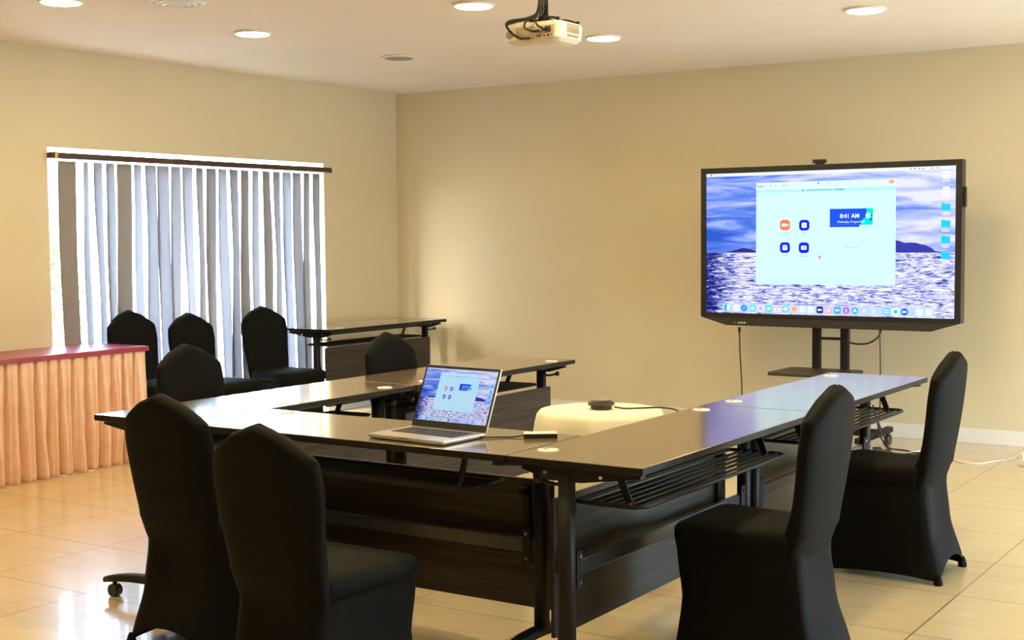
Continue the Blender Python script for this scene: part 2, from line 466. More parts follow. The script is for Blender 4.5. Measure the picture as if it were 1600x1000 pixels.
# projector -----------------------------------------------------------
PX, PY, PZ = 4.30, -4.45, 2.325
t = thing('projector', 'white projector with cables at its back hanging from a black ceiling pole', 'projector', (PX, PY, PZ)); t.scale = (0.82, 0.82, 0.82)
b = MB()
prof = []
def rrect(hx, hy, r, z, n=6):
    pts = []
    for cx, cy, a0 in ((hx-r, hy-r, 0), (-hx+r, hy-r, PI/2), (-hx+r, -hy+r, PI), (hx-r, -hy+r, 3*PI/2)):
        for k in range(n+1):
            a = a0 + PI/2*k/n
            pts.append(Vector((cx + r*math.cos(a), cy + r*math.sin(a), z)))
    return pts
b.loops([rrect(0.120, 0.085, 0.05, -0.066), rrect(0.150, 0.112, 0.045, -0.056), rrect(0.168, 0.126, 0.035, -0.036), rrect(0.172, 0.128, 0.03, 0.030),
         rrect(0.168, 0.124, 0.03, 0.044), rrect(0.158, 0.116, 0.03, 0.050)], smooth=False)
body = b.build('body', M['ivory_plastic'], t)
p = MB(); p.box((0.025, -0.1285, -0.006), (0.235, 0.004, 0.064), bevel=0.001); pn = p.build('port_panel', simple('port recess', (0.52, 0.42, 0.28), 0.5), t)
q = MB()
q.box((0.105, -0.132, 0.004), (0.035, 0.004, 0.030)); q.box((0.05, -0.132, -0.026), (0.032, 0.004, 0.008), bevel=0.002)
q.box((0.083, -0.132, -0.026), (0.010, 0.004, 0.008)); q.box((0.108, -0.132, -0.026), (0.014, 0.004, 0.007)); q.box((0.128, -0.132, -0.024), (0.006, 0.004, 0.006))
q.cyl((0.072, -0.130, 0.0), (0.072, -0.135, 0.0), 0.007, seg=12); q.cyl((0.015, -0.130, -0.034), (0.015, -0.134, -0.034), 0.003, seg=10)
q.build('port', M['black_plastic'], t)
q = MB(); q.cyl((-0.132, -0.1265, -0.004), (-0.132, -0.1295, -0.004), 0.023, seg=24); q.build('speaker_grille', M['grey_plastic'], t)
q = MB()
for k in range(10): q.box((0.1725, -0.045 + 0.0125*k, 0.016), (0.003, 0.007, 0.046))
for k in range(6): q.box((0.1725, -0.040 + 0.019*k, -0.022), (0.003, 0.012, 0.014))
q.build('side_vent', M['grey_plastic'], t)
q = MB(); q.cyl((-0.04, 0.12, -0.005), (-0.04, 0.15, -0.005), 0.036, seg=28); q.build('lens', M['black_plastic'], t)
br = MB(); br.box((0, 0, 0.066), (0.12, 0.10, 0.016), bevel=0.003); br.cyl((0, 0, 0.05), (0, 0, 0.10), 0.036, 0.028, seg=20)
for sx, sy in ((-1, -1), (1, -1), (-1, 1), (1, 1)):
    br.tube(smooth_path([(0.03*sx, 0.03*sy, 0.07), (0.09*sx, 0.07*sy, 0.074), (0.145*sx, 0.10*sy, 0.056), (0.147*sx, 0.101*sy, 0.047)], 5), 0.006, 8)
    br.cyl((0.147*sx, 0.101*sy, 0.045), (0.147*sx, 0.101*sy, 0.066), 0.010, seg=12)
br.build('mount_bracket', M['black'], t)
br = MB(); hp = (H-PZ)/0.82; br.cyl((0, 0, 0.09), (0, 0, hp-0.012), 0.024, seg=24); br.cyl((0, 0, hp-0.014), (0, 0, hp-0.001), 0.06, seg=28)
br.build('ceiling_pole', M['black'], t)
cb = MB()
cb.tube(smooth_path([(-0.018, -0.022, 0.30), (-0.020, -0.024, 0.13), (-0.06, -0.06, 0.085), (-0.13, -0.12, 0.068), (-0.145, -0.14, 0.045), (-0.11, -0.145, 0.0), (-0.055, -0.145, -0.032), (-0.03, -0.142, -0.034)], 8), 0.0065, 8)
cb.tube(smooth_path([(-0.014, -0.024, 0.30), (-0.016, -0.028, 0.12), (-0.075, -0.07, 0.075), (-0.138, -0.125, 0.060), (-0.142, -0.138, 0.040)], 8), 0.006, 8)
cb.tube(smooth_path([(0.0, -0.027, 0.28), (-0.002, -0.03, 0.11), (-0.035, -0.11, 0.062), (-0.028, -0.145, 0.02), (0.02, -0.146, -0.002), (0.045, -0.142, -0.002)], 8), 0.005, 8)
cb.tube(smooth_path([(0.012, -0.026, 0.28), (0.014, -0.03, 0.12), (0.02, -0.11, 0.07), (0.05, -0.15, 0.03), (0.085, -0.146, 0.006), (0.104, -0.137, 0.004)], 8), 0.005, 8)
cb.box((-0.02, -0.142, -0.034), (0.05, 0.010, 0.012), bevel=0.003); cb.box((0.045, -0.142, -0.002), (0.032, 0.010, 0.013), bevel=0.003)
cb.build('cable_loom', M['black_plastic'], t)

# ------------------------------------------------------------------ displayed desktop (used on both screens)
def text_mesh(txt, size, bold=0.0):
    c = bpy.data.curves.new('t', 'FONT'); c.body = txt; c.size = size; c.align_x = 'CENTER'; c.align_y = 'CENTER'; c.offset = bold
    o = bpy.data.objects.new('t', c); COL.objects.link(o)
    bpy.context.view_layer.update()
    me = bpy.data.meshes.new_from_object(o.evaluated_get(bpy.context.evaluated_depsgraph_get()))
    bpy.data.objects.remove(o); bpy.data.curves.remove(c)
    return me
def desktop(parent, w, h, st, tint=(1, 1, 1), wname='desktop picture'):
    """parent lies in the XZ plane facing -Y, centre at its origin; screen parts as thin sheets"""
    mats = {}
    def em(col, k=1.0):
        key = tuple(round(c, 3) for c in col) + (k,)
        if key not in mats: mats[key] = emit('screen colour', [c*t_ for c, t_ in zip(col, tint)], st*k)
        return mats[key]
    X = lambda u: (u-0.5)*w
    Z = lambda v: (0.5-v)*h
    lift = w*0.0007
    def quad(mb, u0, v0, u1, v1, lay, mi=0):
        mb.box(((X(u0)+X(u1))/2, -lift*(lay+0.5), (Z(v0)+Z(v1))/2), (X(u1)-X(u0), lift*0.9, Z(v0)-Z(v1)), mi=mi)
    def rr(mb, u, v, su, lay, mi=0, rad=0.3, sv=None):
        hx = su*w/2; hz = (sv*h/2) if sv else hx
        r = rad*min(hx, hz)*2*0.999; pts = []
        for cx, cz, a0 in ((hx-r, hz-r, 0), (-hx+r, hz-r, PI/2), (-hx+r, -hz+r, PI), (hx-r, -hz+r, 3*PI/2)):
            for k in range(6):
                a = a0+PI/2*k/5; pts.append((X(u)+cx+r*math.cos(a), Z(v)+cz+r*math.sin(a)))
        mb.prism(pts, 'y', -lift*(lay+0.95), -lift*(lay+0.05), mi)
    def poly(mb, pts, lay, mi=0):
        mb.prism([(X(u), Z(v)) for u, v in pts], 'y', -lift*(lay+0.95), -lift*(lay+0.05), mi)
    white = em((0.62, 0.93, 1.0), 1.0); navy = em((0.005, 0.01, 0.14)); blue = em((0.01, 0.02, 0.75))
    # islands
    a = MB(); poly(a, [(0.085, 0.567), (0.0965, 0.5614), (0.13, 0.5458), (0.161, 0.5325), (0.192, 0.5422), (0.2165, 0.556), (0.2165, 0.567)], 0); a.build('island_picture', em((0.03, 0.03, 0.22)), parent)
    a = MB(); poly(a, [(0.779, 0.4835), (0.795, 0.490), (0.8107, 0.501), (0.835, 0.499), (0.858, 0.502), (0.875, 0.512), (0.889, 0.5156), (0.902, 0.527), (0.9146, 0.5372), (0.925, 0.555), (0.945, 0.562), (0.96, 0.567), (0.779, 0.567)], 0); a.build('island_picture', em((0.04, 0.05, 0.38)), parent)
    # menu bar
    a = MB(); quad(a, 0.0, 0.0, 1.0, 0.022, 0, 0); rr(a, 0.022, 0.011, 0.007, 1, 1)
    quad(a, 0.035, 0.009, 0.075, 0.013, 1, 2)
    for u in (0.83, 0.845, 0.862, 0.877, 0.91, 0.93): quad(a, u, 0.008, u+0.006, 0.015, 1, 1)
    a.build('menu_bar', [em((0.80, 0.86, 1.0)), em((0.15, 0.2, 0.3)), em((0.55, 0.6, 0.8))], parent)
    # conferencing window
    a = MB(); quad(a, 0.2174, 0.074, 0.779, 0.7885, 1, 0); quad(a, 0.2174, 0.074, 0.779, 0.125, 2, 1); quad(a, 0.2174, 0.125, 0.779, 0.146, 2, 2)
    for u in (0.224, 0.234, 0.244): rr(a, u, 0.100, 0.006, 3, 3)
    for u in (0.262, 0.278, 0.30): rr(a, u, 0.099, 0.008, 3, 4)
    quad(a, 0.325, 0.097, 0.35, 0.101, 3, 3); quad(a, 0.365, 0.095, 0.378, 0.099, 3, 4)
    for u, v in ((0.475, 0.088), (0.515, 0.090), (0.555, 0.088), (0.60, 0.088), (0.645, 0.087)):
        rr(a, u, v, 0.007, 3, 3 if u < 0.48 else 4); quad(a, u-0.012, 0.104, u+0.012, 0.108, 3, 4)
    rr(a, 0.412, 0.135, 0.006, 3, 3); quad(a, 0.43, 0.133, 0.53, 0.137, 3, 3); quad(a, 0.54, 0.132, 0.58, 0.138, 3, 3)
    a.build('app_window', [white, em((0.72, 0.96, 1.0)), em((0.42, 0.88, 0.97)), em((0.08, 0.32, 0.42)), em((0.45, 0.75, 0.85))], parent)
    a = MB(); quad(a, 0.752, 0.079, 0.772, 0.104, 3); a.build('avatar_picture', em((0.95, 0.42, 0.22)), parent)
    for (u, v, kind) in ((0.3389, 0.3736, 0), (0.4185, 0.3765, 1), (0.3391, 0.5311, 2), (0.4174, 0.5325, 3)):
        a = MB(); rr(a, u, v, 0.042, 2, 0, 0.32)
        if kind == 0:
            rr(a, u-0.003, v, 0.020, 3, 1, 0.3, 0.022); poly(a, [(u+0.009, v-0.004), (u+0.014, v-0.011), (u+0.014, v+0.011), (u+0.009, v+0.004)], 3, 1)
        elif kind == 1:
            rr(a, u, v, 0.020, 3, 1, 0.2); quad(a, u-0.004, v-0.002, u+0.004, v+0.002, 4, 2); quad(a, u-0.0012, v-0.008, u+0.0012, v+0.008, 4, 2)
        elif kind == 2:
            rr(a, u, v, 0.020, 3, 1, 0.2); quad(a, u-0.010, v-0.010, u+0.010, v-0.006, 4, 0); quad(a, u-0.004, v, u+0.004, v+0.006, 4, 2)
        else:
            rr(a, u, v, 0.022, 3, 1, 0.2, 0.028); poly(a, [(u-0.005, v+0.002), (u, v-0.009), (u+0.005, v+0.002)], 4, 2); quad(a, u-0.0016, v, u+0.0016, v+0.009, 4, 2)
        hw = 0.017 if kind in (0, 3) else 0.010
        quad(a, u-hw, v+0.056, u+hw, v+0.060, 3, 3)
        o = a.build('app_icon', [em((1.0, 0.22, 0.10)) if kind == 0 else blue, em((0.92, 0.98, 1.0)), em((0.15, 0.35, 0.6)), em((0.25, 0.5, 0.62))], parent)
        o['label'] = ['orange rounded icon with a white camera', 'blue rounded icon with a white plus tile', 'blue rounded icon with a white calendar tile', 'blue rounded icon with a white share tile'][kind]
    # clock banner
    a = MB(); quad(a, 0.522, 0.267, 0.690, 0.392, 2, 0); quad(a, 0.522, 0.372, 0.640, 0.377, 3, 5)
    rr(a, 0.6795, 0.288, 0.026, 3, 1, 0.2, 0.040)
    poly(a, [(0.640, 0.392), (0.652, 0.34), (0.668, 0.318), (0.690, 0.322), (0.690, 0.392)], 3, 2)
    rr(a, 0.673, 0.315, 0.020, 4, 3, 0.5); quad(a, 0.640, 0.378, 0.690, 0.396, 4, 4)
    poly(a, [(0.676, 0.350), (0.684, 0.330), (0.690, 0.335), (0.690, 0.350)], 4, 5)
    bn = a.build('clock_banner', [em((0.015, 0.09, 0.82)), em((0.0, 0.85, 0.62)), em((0.0, 0.78, 0.86)), em((0.72, 0.98, 0.95)), em((0.55, 0.85, 0.92)), em((0.05, 0.15, 0.55))], parent)
    for txt, u, v, sz, bd in (('8:41 AM', 0.601, 0.318, 0.0225, 0.0008), ('Wednesday, 3 August 2022', 0.606, 0.357, 0.0098, 0.0002)):
        me = text_mesh(txt, sz*w, bd*w*0.55)
        o = bpy.data.objects.new('clock_text', me); me.materials.append(em((0.95, 0.99, 1.0))); COL.objects.link(o); o.parent = parent
        o.rotation_euler = (PI/2, 0, 0); o.location = (X(u), -lift*4.6, Z(v))
    a = MB(); quad(a, 0.582, 0.529, 0.637, 0.534, 3); a.build('caption_line', em((0.40, 0.62, 0.70)), parent)
    a = MB(); c0, c1 = 0.477, 0.581; poly(a, [(c0, c1), (c0+0.0005, c1+0.030), (c0+0.0055, c1+0.024), (c0+0.009, c1+0.036), (c0+0.012, c1+0.034), (c0+0.009, c1+0.022), (c0+0.0145, c1+0.021)], 4)
    a.build('mouse_pointer', em((0.90, 0.22, 0.62)), parent)
    # desktop folders
    for k, v in enumerate((0.0583, 0.1625, 0.2668, 0.3752, 0.4796, 0.584)):
        a = MB()
        if k < 2: rr(a, 0.965, v, 0.026, 1, 0, 0.15, 0.056); quad(a, 0.957, v-0.01, 0.972, v-0.004, 2, 1)
        else:
            rr(a, 0.9645, v+0.003, 0.034, 1, 0, 0.12, 0.044); quad(a, 0.949, v-0.024, 0.962, v-0.016, 1, 0)
        quad(a, 0.949, v+0.036, 0.980, v+0.042, 1, 2); 
        if k > 1: quad(a, 0.952, v+0.048, 0.977, v+0.053, 1, 2)
        a.build('desktop_file' if k < 2 else 'desktop_folder', [em((0.80, 0.92, 1.0)) if k < 2 else em((0.02, 0.62, 0.95)), em((0.55, 0.75, 0.9)), em((0.93, 0.95, 1.0))], parent)
    # dock
    a = MB(); rr(a, 0.4985, 0.9625, 0.853, 1, 0, 0.18, 0.062); quad(a, 0.727, 0.944, 0.7285, 0.981, 2, 1); quad(a, 0.845, 0.944, 0.8465, 0.981, 2, 1)
    a.build('dock_tray', [em((0.52, 0.66, 0.95)), em((0.35, 0.5, 0.8))], parent)
    cols = [(0.05, 0.45, 0.95), (0.80, 0.82, 0.90), (0.03, 0.30, 0.90), (0.10, 0.75, 0.80), (0.92, 0.80, 0.85), (0.05, 0.80, 0.62), (0.95, 0.55, 0.65), (0.15, 0.70, 0.90), (0.95, 0.60, 0.42), (0.60, 0.85, 1.0), (0.75, 0.92, 1.0),
            (0.02, 0.03, 0.20), (0.98, 0.42, 0.58), (0.05, 0.40, 0.95), (0.50, 0.12, 0.80), (0.05, 0.42, 0.90), (0.48, 0.62, 0.88), (0.55, 0.70, 0.98), (0.15, 0.60, 0.90), (0.85, 0.97, 1.0), (0.02, 0.12, 0.75), (0.70, 0.88, 1.0), (0.72, 0.90, 1.0)]
    us = [0.0926, 0.1329, 0.1665, 0.204, 0.2384, 0.2731, 0.3083, 0.3428, 0.3788, 0.4124, 0.4473, 0.4837, 0.5186, 0.5544, 0.5895, 0.624, 0.6615, 0.6961, 0.7476, 0.7815, 0.8152, 0.8711, 0.9064]
    for k, (u, c) in enumerate(zip(us, cols)):
        a = MB(); v = 0.9625
        rr(a, u, v, 0.027, 2, 0, 0.5 if k in (2, 4, 14, 15, 16, 20) else 0.24)
        if k in (11, 13, 20):
            rr(a, u-0.0025, v, 0.012, 3, 1, 0.3, 0.014); poly(a, [(u+0.004, v-0.003), (u+0.008, v-0.008), (u+0.008, v+0.008), (u+0.004, v+0.003)], 3, 1)
        elif k == 12: rr(a, u-0.004, v+0.008, 0.006, 3, 1, 0.5); rr(a, u+0.005, v+0.005, 0.006, 3, 1, 0.5); quad(a, u-0.002, v-0.012, u-0.0008, v+0.008, 3, 1); quad(a, u+0.0068, v-0.015, u+0.008, v+0.005, 3, 1); quad(a, u-0.002, v-0.015, u+0.008, v-0.010, 3, 1)
        elif k == 0: poly(a, [(u, v-0.021), (u+0.012, v-0.021), (u+0.012, v+0.021), (u+0.002, v+0.021), (u-0.002, v+0.004), (u+0.001, v+0.004)], 3, 1)
        elif k == 15: poly(a, [(u-0.008, v+0.012), (u-0.001, v-0.014), (u+0.001, v-0.014), (u+0.008, v+0.012), (u+0.005, v+0.012), (u, v-0.006), (u-0.005, v+0.012)], 3, 1); quad(a, u-0.009, v+0.003, u+0.009, v+0.006, 3, 1)
        elif k == 14: rr(a, u, v-0.002, 0.008, 3, 1, 0.5); quad(a, u-0.0015, v+0.003, u+0.0015, v+0.016, 3, 1)
        elif k == 2: poly(a, [(u-0.006, v+0.010), (u-0.001, v-0.002), (u+0.006, v-0.010), (u+0.001, v+0.002)], 3, 1)
        elif k == 4:
            for j in range(6): rr(a, u+0.005*math.cos(j*PI/3), v+0.009*math.sin(j*PI/3), 0.006, 3, 2, 0.5)
        elif k in (3, 5, 7): rr(a, u, v, 0.016, 3, 1, 0.4, 0.020)
        elif k == 6: quad(a, u-0.012, v-0.002, u+0.012, v+0.018, 3, 1); quad(a, u-0.003, v+0.002, u+0.003, v+0.013, 4, 2)
        elif k == 8: rr(a, u, v, 0.017, 3, 2, 0.5)
        elif k == 17: rr(a, u, v+0.011, 0.004, 3, 1, 0.5); quad(a, u-0.0013, v-0.003, u+0.0013, v+0.007, 3, 1); quad(a, u-0.001, v-0.013, u+0.006, v-0.008, 3, 1); quad(a, u+0.004, v-0.012, u+0.006, v-0.001, 3, 1)
        elif k == 18: quad(a, u-0.010, v-0.010, u+0.010, v-0.004, 3, 1); quad(a, u-0.010, v+0.004, u+0.010, v+0.010, 3, 1)
        elif k == 19: rr(a, u, v, 0.014, 3, 2, 0.2)
        elif k == 16: rr(a, u, v, 0.014, 3, 1, 0.5); rr(a, u, v, 0.006, 4, 0, 0.5)
        elif k in (9, 10, 21, 22, 1): quad(a, u-0.008, v-0.012, u+0.008, v+0.012, 3, 1); quad(a, u-0.006, v-0.006, u+0.006, v-0.003, 4, 2); quad(a, u-0.006, v+0.002, u+0.006, v+0.005, 4, 2)
        a.build('dock_icon', [em(c), em((0.92, 0.97, 1.0)), em({4: (0.9, 0.3, 0.4), 8: (0.98, 0.42, 0.2), 19: (0.0, 0.75, 0.65), 6: (0.9, 0.2, 0.3)}.get(k, (0.5, 0.72, 0.9)))], parent)

# ------------------------------------------------------------------ large display on stand
TW, TH = 1.74, 1.74*9/16
t = thing('interactive_display', 'large black framed display on a wheeled stand, showing a blue sea desktop', 'display', (4.189, -0.694, 0), -0.004)
ZC = 1.3913
ox = TW/2 + 0.040; top = TH/2 + 0.040; b1 = -TH/2 - 0.030; b2 = -TH/2 - 0.088
m = MB()
m.prism([(-ox, top), (-ox, b1), (-ox+0.04, b1-0.006), (-ox+0.19, b2), (ox-0.19, b2), (ox-0.04, b1-0.006), (ox, b1), (ox, top)], 'y', 0.004, 0.075)
fr = m.build('housing', M['black_plastic'], t, (0, 0, ZC))
m = MB()
for x0, x1, z0, z1 in ((-ox, -TW/2, b1, top), (TW/2, ox, b1, top), (-TW/2, TW/2, TH/2, top), (-TW/2, TW/2, b1, -TH/2)):
    m.box(((x0+x1)/2, -0.003, (z0+z1)/2), (x1-x0, 0.018, z1-z0), bevel=0.003)
m.build('bezel', M['black_plastic'], t, (0, 0, ZC))
m = MB(); m.prism([(-ox+0.004, b1-0.002), (-ox+0.19, b2+0.003), (ox-0.19, b2+0.003), (ox-0.004, b1-0.002)], 'y', -0.010, 0.004)
m.build('speaker_strip', simple('dark grey plastic', (0.022, 0.022, 0.022), 0.45), t, (0, 0, ZC))
m = MB()
for k, x in enumerate((-0.655, -0.64, -0.615, -0.595, -0.575, -0.555)): m.box((x, -0.0115, b2+0.022), (0.004 if k < 2 or k == 5 else 0.011, 0.003, 0.004 if k < 2 or k == 5 else 0.010))
m.build('front_port', M['white_plastic'], t, (0, 0, ZC))
m = MB(); m.box((0, 0.002, 0), (TW, 0.004, TH))
scr = m.build('screen', wallpaper_mat('sea desktop picture', TW, TH, 0.92), t, (0, -0.002, ZC))
desktop(scr, TW, TH, 0.92)
m = MB(); m.box((-0.045, 0.02, top+0.022), (0.092, 0.035, 0.026), bevel=0.006); m.box((-0.045, 0.03, top+0.006), (0.05, 0.04, 0.014))
m.build('webcam', M['black_plastic'], t, (0, 0, ZC))
m = MB(); m.box((ox+0.009, 0.035, 0.29), (0.016, 0.03, 0.13), bevel=0.003); m.build('side_module', M['black_plastic'], t, (0, 0, ZC))
st = MB()
for sx in (-0.1, 0.1):
    st.box((sx, 0.135, 0.86), (0.058, 0.04, 1.54), bevel=0.006)
st.box((0, 0.135, 0.735), (0.15, 0.025, 0.018)); st.box((0, 0.118, 1.30), (0.6, 0.02, 0.30)); st.box((0, 0.10, 1.30), (0.36, 0.045, 0.36))
so = st.build('stand', M['black'], t)
sh = MB(); sh.box((-0.035, -0.06, 0.515), (0.52, 0.42, 0.024), bevel=0.006); sh.build('stand_shelf', simple('dark brown shelf', (0.040, 0.028, 0.020), 0.4), so)
ba = MB()
for sx in (-0.1, 0.1): ba.box((sx*3.4, 0.04, 0.105), (0.05, 0.66, 0.04), bevel=0.008)
ba.box((0, 0.135, 0.105), (0.70, 0.06, 0.05), bevel=0.008); ba.build('stand_base', M['black'], so)
for sx in (-0.34, 0.34):
    for sy in (-0.25, 0.33):
        c = MB(); c.cyl((sx-0.016, sy, 0.037), (sx+0.016, sy, 0.037), 0.036, seg=20); c.box((sx, sy, 0.07), (0.018, 0.04, 0.035)); c.build('stand_caster', M['black_plastic'], so)

# ------------------------------------------------------------------ folding tables
def make_table(label, group):
    t = thing('folding_table', label, 'table', (0, 0, 0), 0, group)
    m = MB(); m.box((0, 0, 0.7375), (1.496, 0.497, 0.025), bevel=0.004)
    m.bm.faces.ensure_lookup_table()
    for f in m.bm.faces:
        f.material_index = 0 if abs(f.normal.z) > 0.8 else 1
    tp = m.build('tabletop', [M['wood_lit'], M['edge']], t)
    for sx in (-0.59, 0.59):
        g = MB(); seg = 28
        g.loops([[Vector((sx + r*math.cos(2*PI*i/seg), 0.185 + r*math.sin(2*PI*i/seg), z)) for i in range(seg)] for r, z in
                 [(0.024, 0.7490), (0.024, 0.7515), (0.034, 0.7525), (0.036, 0.7505), (0.036, 0.7490)]], cap0=False, cap1=False)
        g.lathe([(0.0238, 0.7490), (0.0238, 0.7510), (0.001, 0.7512)], (sx, 0.185, 0), seg=24)
        g.box((sx+0.012, 0.200, 0.7516), (0.020, 0.012, 0.0012), mi=1)
        g.build('cable_grommet', [M['white_plastic'], M['grey_plastic']], t)['label'] = 'white round grommet'
    CY = 0.048
    for sx in (-0.70, 0.70):
        m = MB(); n = 20
        m.loops([[Vector((sx + 0.024*math.copysign(abs(math.cos(2*PI*i/n))**0.7, math.cos(2*PI*i/n)), CY + 0.026*math.copysign(abs(math.sin(2*PI*i/n))**0.7, math.sin(2*PI*i/n)), z)) for i in range(n)] for z in (0.085, 0.70)])
        lg = m.build('leg', M['black'], t)
        m = MB(); m.prism([(-0.225, 0.7245), (-0.225, 0.709), (CY-0.06, 0.678), (CY+0.06, 0.678), (0.21, 0.706), (0.20, 0.7245)], 'x', sx-0.016, sx+0.016); m.build('top_bracket', M['black'], lg)
        for y in (-0.085, 0.12):
            m = MB(); m.cyl((sx-0.02, y, 0.702), (sx+0.02, y, 0.702), 0.006, seg=12); m.build('bolt', M['steel'], lg)
        m = MB(); prof = []
        for k in range(13):
            y = -0.25 + 0.5*k/12; a = 1-(y/0.25)**2
            prof.append((y, 0.066 + 0.028*a, 0.018 + 0.008*a))
        rings = []
        for y, z, hh in prof:
            rings.append([Vector((sx + 0.024*math.copysign(abs(math.cos(2*PI*i/12))**0.6, math.cos(2*PI*i/12)), y, z + hh*0.7*math.copysign(abs(math.sin(2*PI*i/12))**0.6, math.sin(2*PI*i/12)))) for i in range(12)])
        m.loops(rings); m.build('foot_bar', M['black'], lg)
        for sy in (-0.205, 0.205):
            m = MB(); m.cyl((sx-0.018, sy, 0.026), (sx+0.018, sy, 0.026), 0.0255, seg=20); m.cyl((sx, sy, 0.03), (sx, sy, 0.065), 0.009, seg=10)
            m.build('caster', M['black_plastic'], lg)
        s = -1 if sx > 0 else 1
        m = MB(); m.tube(smooth_path([(sx + s*0.015, CY+0.02, 0.668), (sx + s*0.02, CY+0.06, 0.658), (sx + s*0.02, CY+0.11, 0.668)], 4), 0.006, 8); m.sphere((sx + s*0.02, CY+0.12, 0.670), 0.014)
        m.build('fold_lever', M['black_plastic'], t)
    m = MB(); m.box((0, CY, 0.385), (1.352, 0.022, 0.050), bevel=0.004); m.build('stretcher', M['dark_metal'], t)
    for sx in (-0.652, 0.652):
        m = MB(); m.box((sx, CY-0.016, 0.385), (0.036, 0.008, 0.12), bevel=0.002)
        for z in (0.342, 0.428): m.cyl((sx, CY-0.020, z), (sx, CY-0.026, z), 0.0065, seg=12, mi=1)
        m.build('end_plate', [M['black'], M['steel']], t)
    m = MB(); m.box((0, CY+0.05, 0.708), (1.34, 0.026, 0.028), bevel=0.004); m.build('top_rail', M['black'], t)
    # wire shelf
    m = MB(); x0, x1, y0, y1, z = -0.655, 0.555, -0.195, 0.045, 0.605; r = 0.05
    pts = []
    for cx, cy, a0 in ((x1-r, y1-0.02, 0), (x0+r, y1-0.02, PI/2), (x0+r, y0+r, PI), (x1-r, y0+r, 3*PI/2)):
        rr = 0.02 if cy > -0.05 else r
        for k in range(6):
            a = a0 + PI/2*k/5; pts.append((cx + (r-rr if cx > 0 and cy > -0.05 else (-(r-rr) if cy > -0.05 else 0)) + rr*math.cos(a), cy + rr*math.sin(a), z))
    m.tube(pts, 0.0075, 8, closed=True)
    for k in range(5):
        y = y0 + 0.037*(k+1); m.tube([(x0+0.004, y, z), (x1-0.004, y, z)], 0.0065, 8)
    ws = m.build('wire_shelf', M['black'], t)
    for sx in (-0.615, 0.485):
        m = MB(); m.prism([(-0.10, 0.725), (-0.07, 0.725), (-0.125, 0.598), (-0.15, 0.598)], 'x', sx-0.004, sx+0.004)
        m.cyl((sx-0.008, -0.137, 0.606), (sx+0.008, -0.137, 0.606), 0.007, seg=10, mi=1); m.build('shelf_bracket', [M['black'], M['steel']], ws)
    m = MB(); m.box((0.025, 0.135, 0.37), (1.345, 0.016, 0.46), bevel=0.002)
    m.build('modesty_panel', M['wood'], t)
    for sx in (-0.60, 0.60):
        m = MB(); m.prism([(CY+0.03, 0.575), (0.127, 0.575), (0.127, 0.37), (0.112, 0.37), (0.105, 0.54), (CY+0.03, 0.555)], 'x', sx-0.012, sx+0.012); m.build('panel_bracket', M['black'], t)
    return t
GT = 'dark folding tables'
XL, YN = 3.012, -5.856
tab = make_table('near right folding table of the U beside the cut off chair', GT)
tab.location = (XL+2.25, YN+0.75, 0); tab.rotation_euler = (0, 0, PI/2)
dup(tab, (XL+2.25, YN+2.25, 0), PI/2, 'far right folding table of the U, its top glowing blue before the display', GT)
dup(tab, (XL+0.25, YN+0.75, 0), -PI/2, 'near left folding table of the U, pale window shine on its top', GT)
dup(tab, (XL+0.25, YN+2.25, 0), -PI/2, 'far left folding table of the U, its end pointing at the back wall', GT)
dup(tab, (XL+1.25, YN+0.25, 0), 0, 'front folding table of the U carrying the open laptop', GT)
dup(tab, (0.37, -0.87, 0), -PI/2, 'folding table standing in the room corner against the window wall', GT)

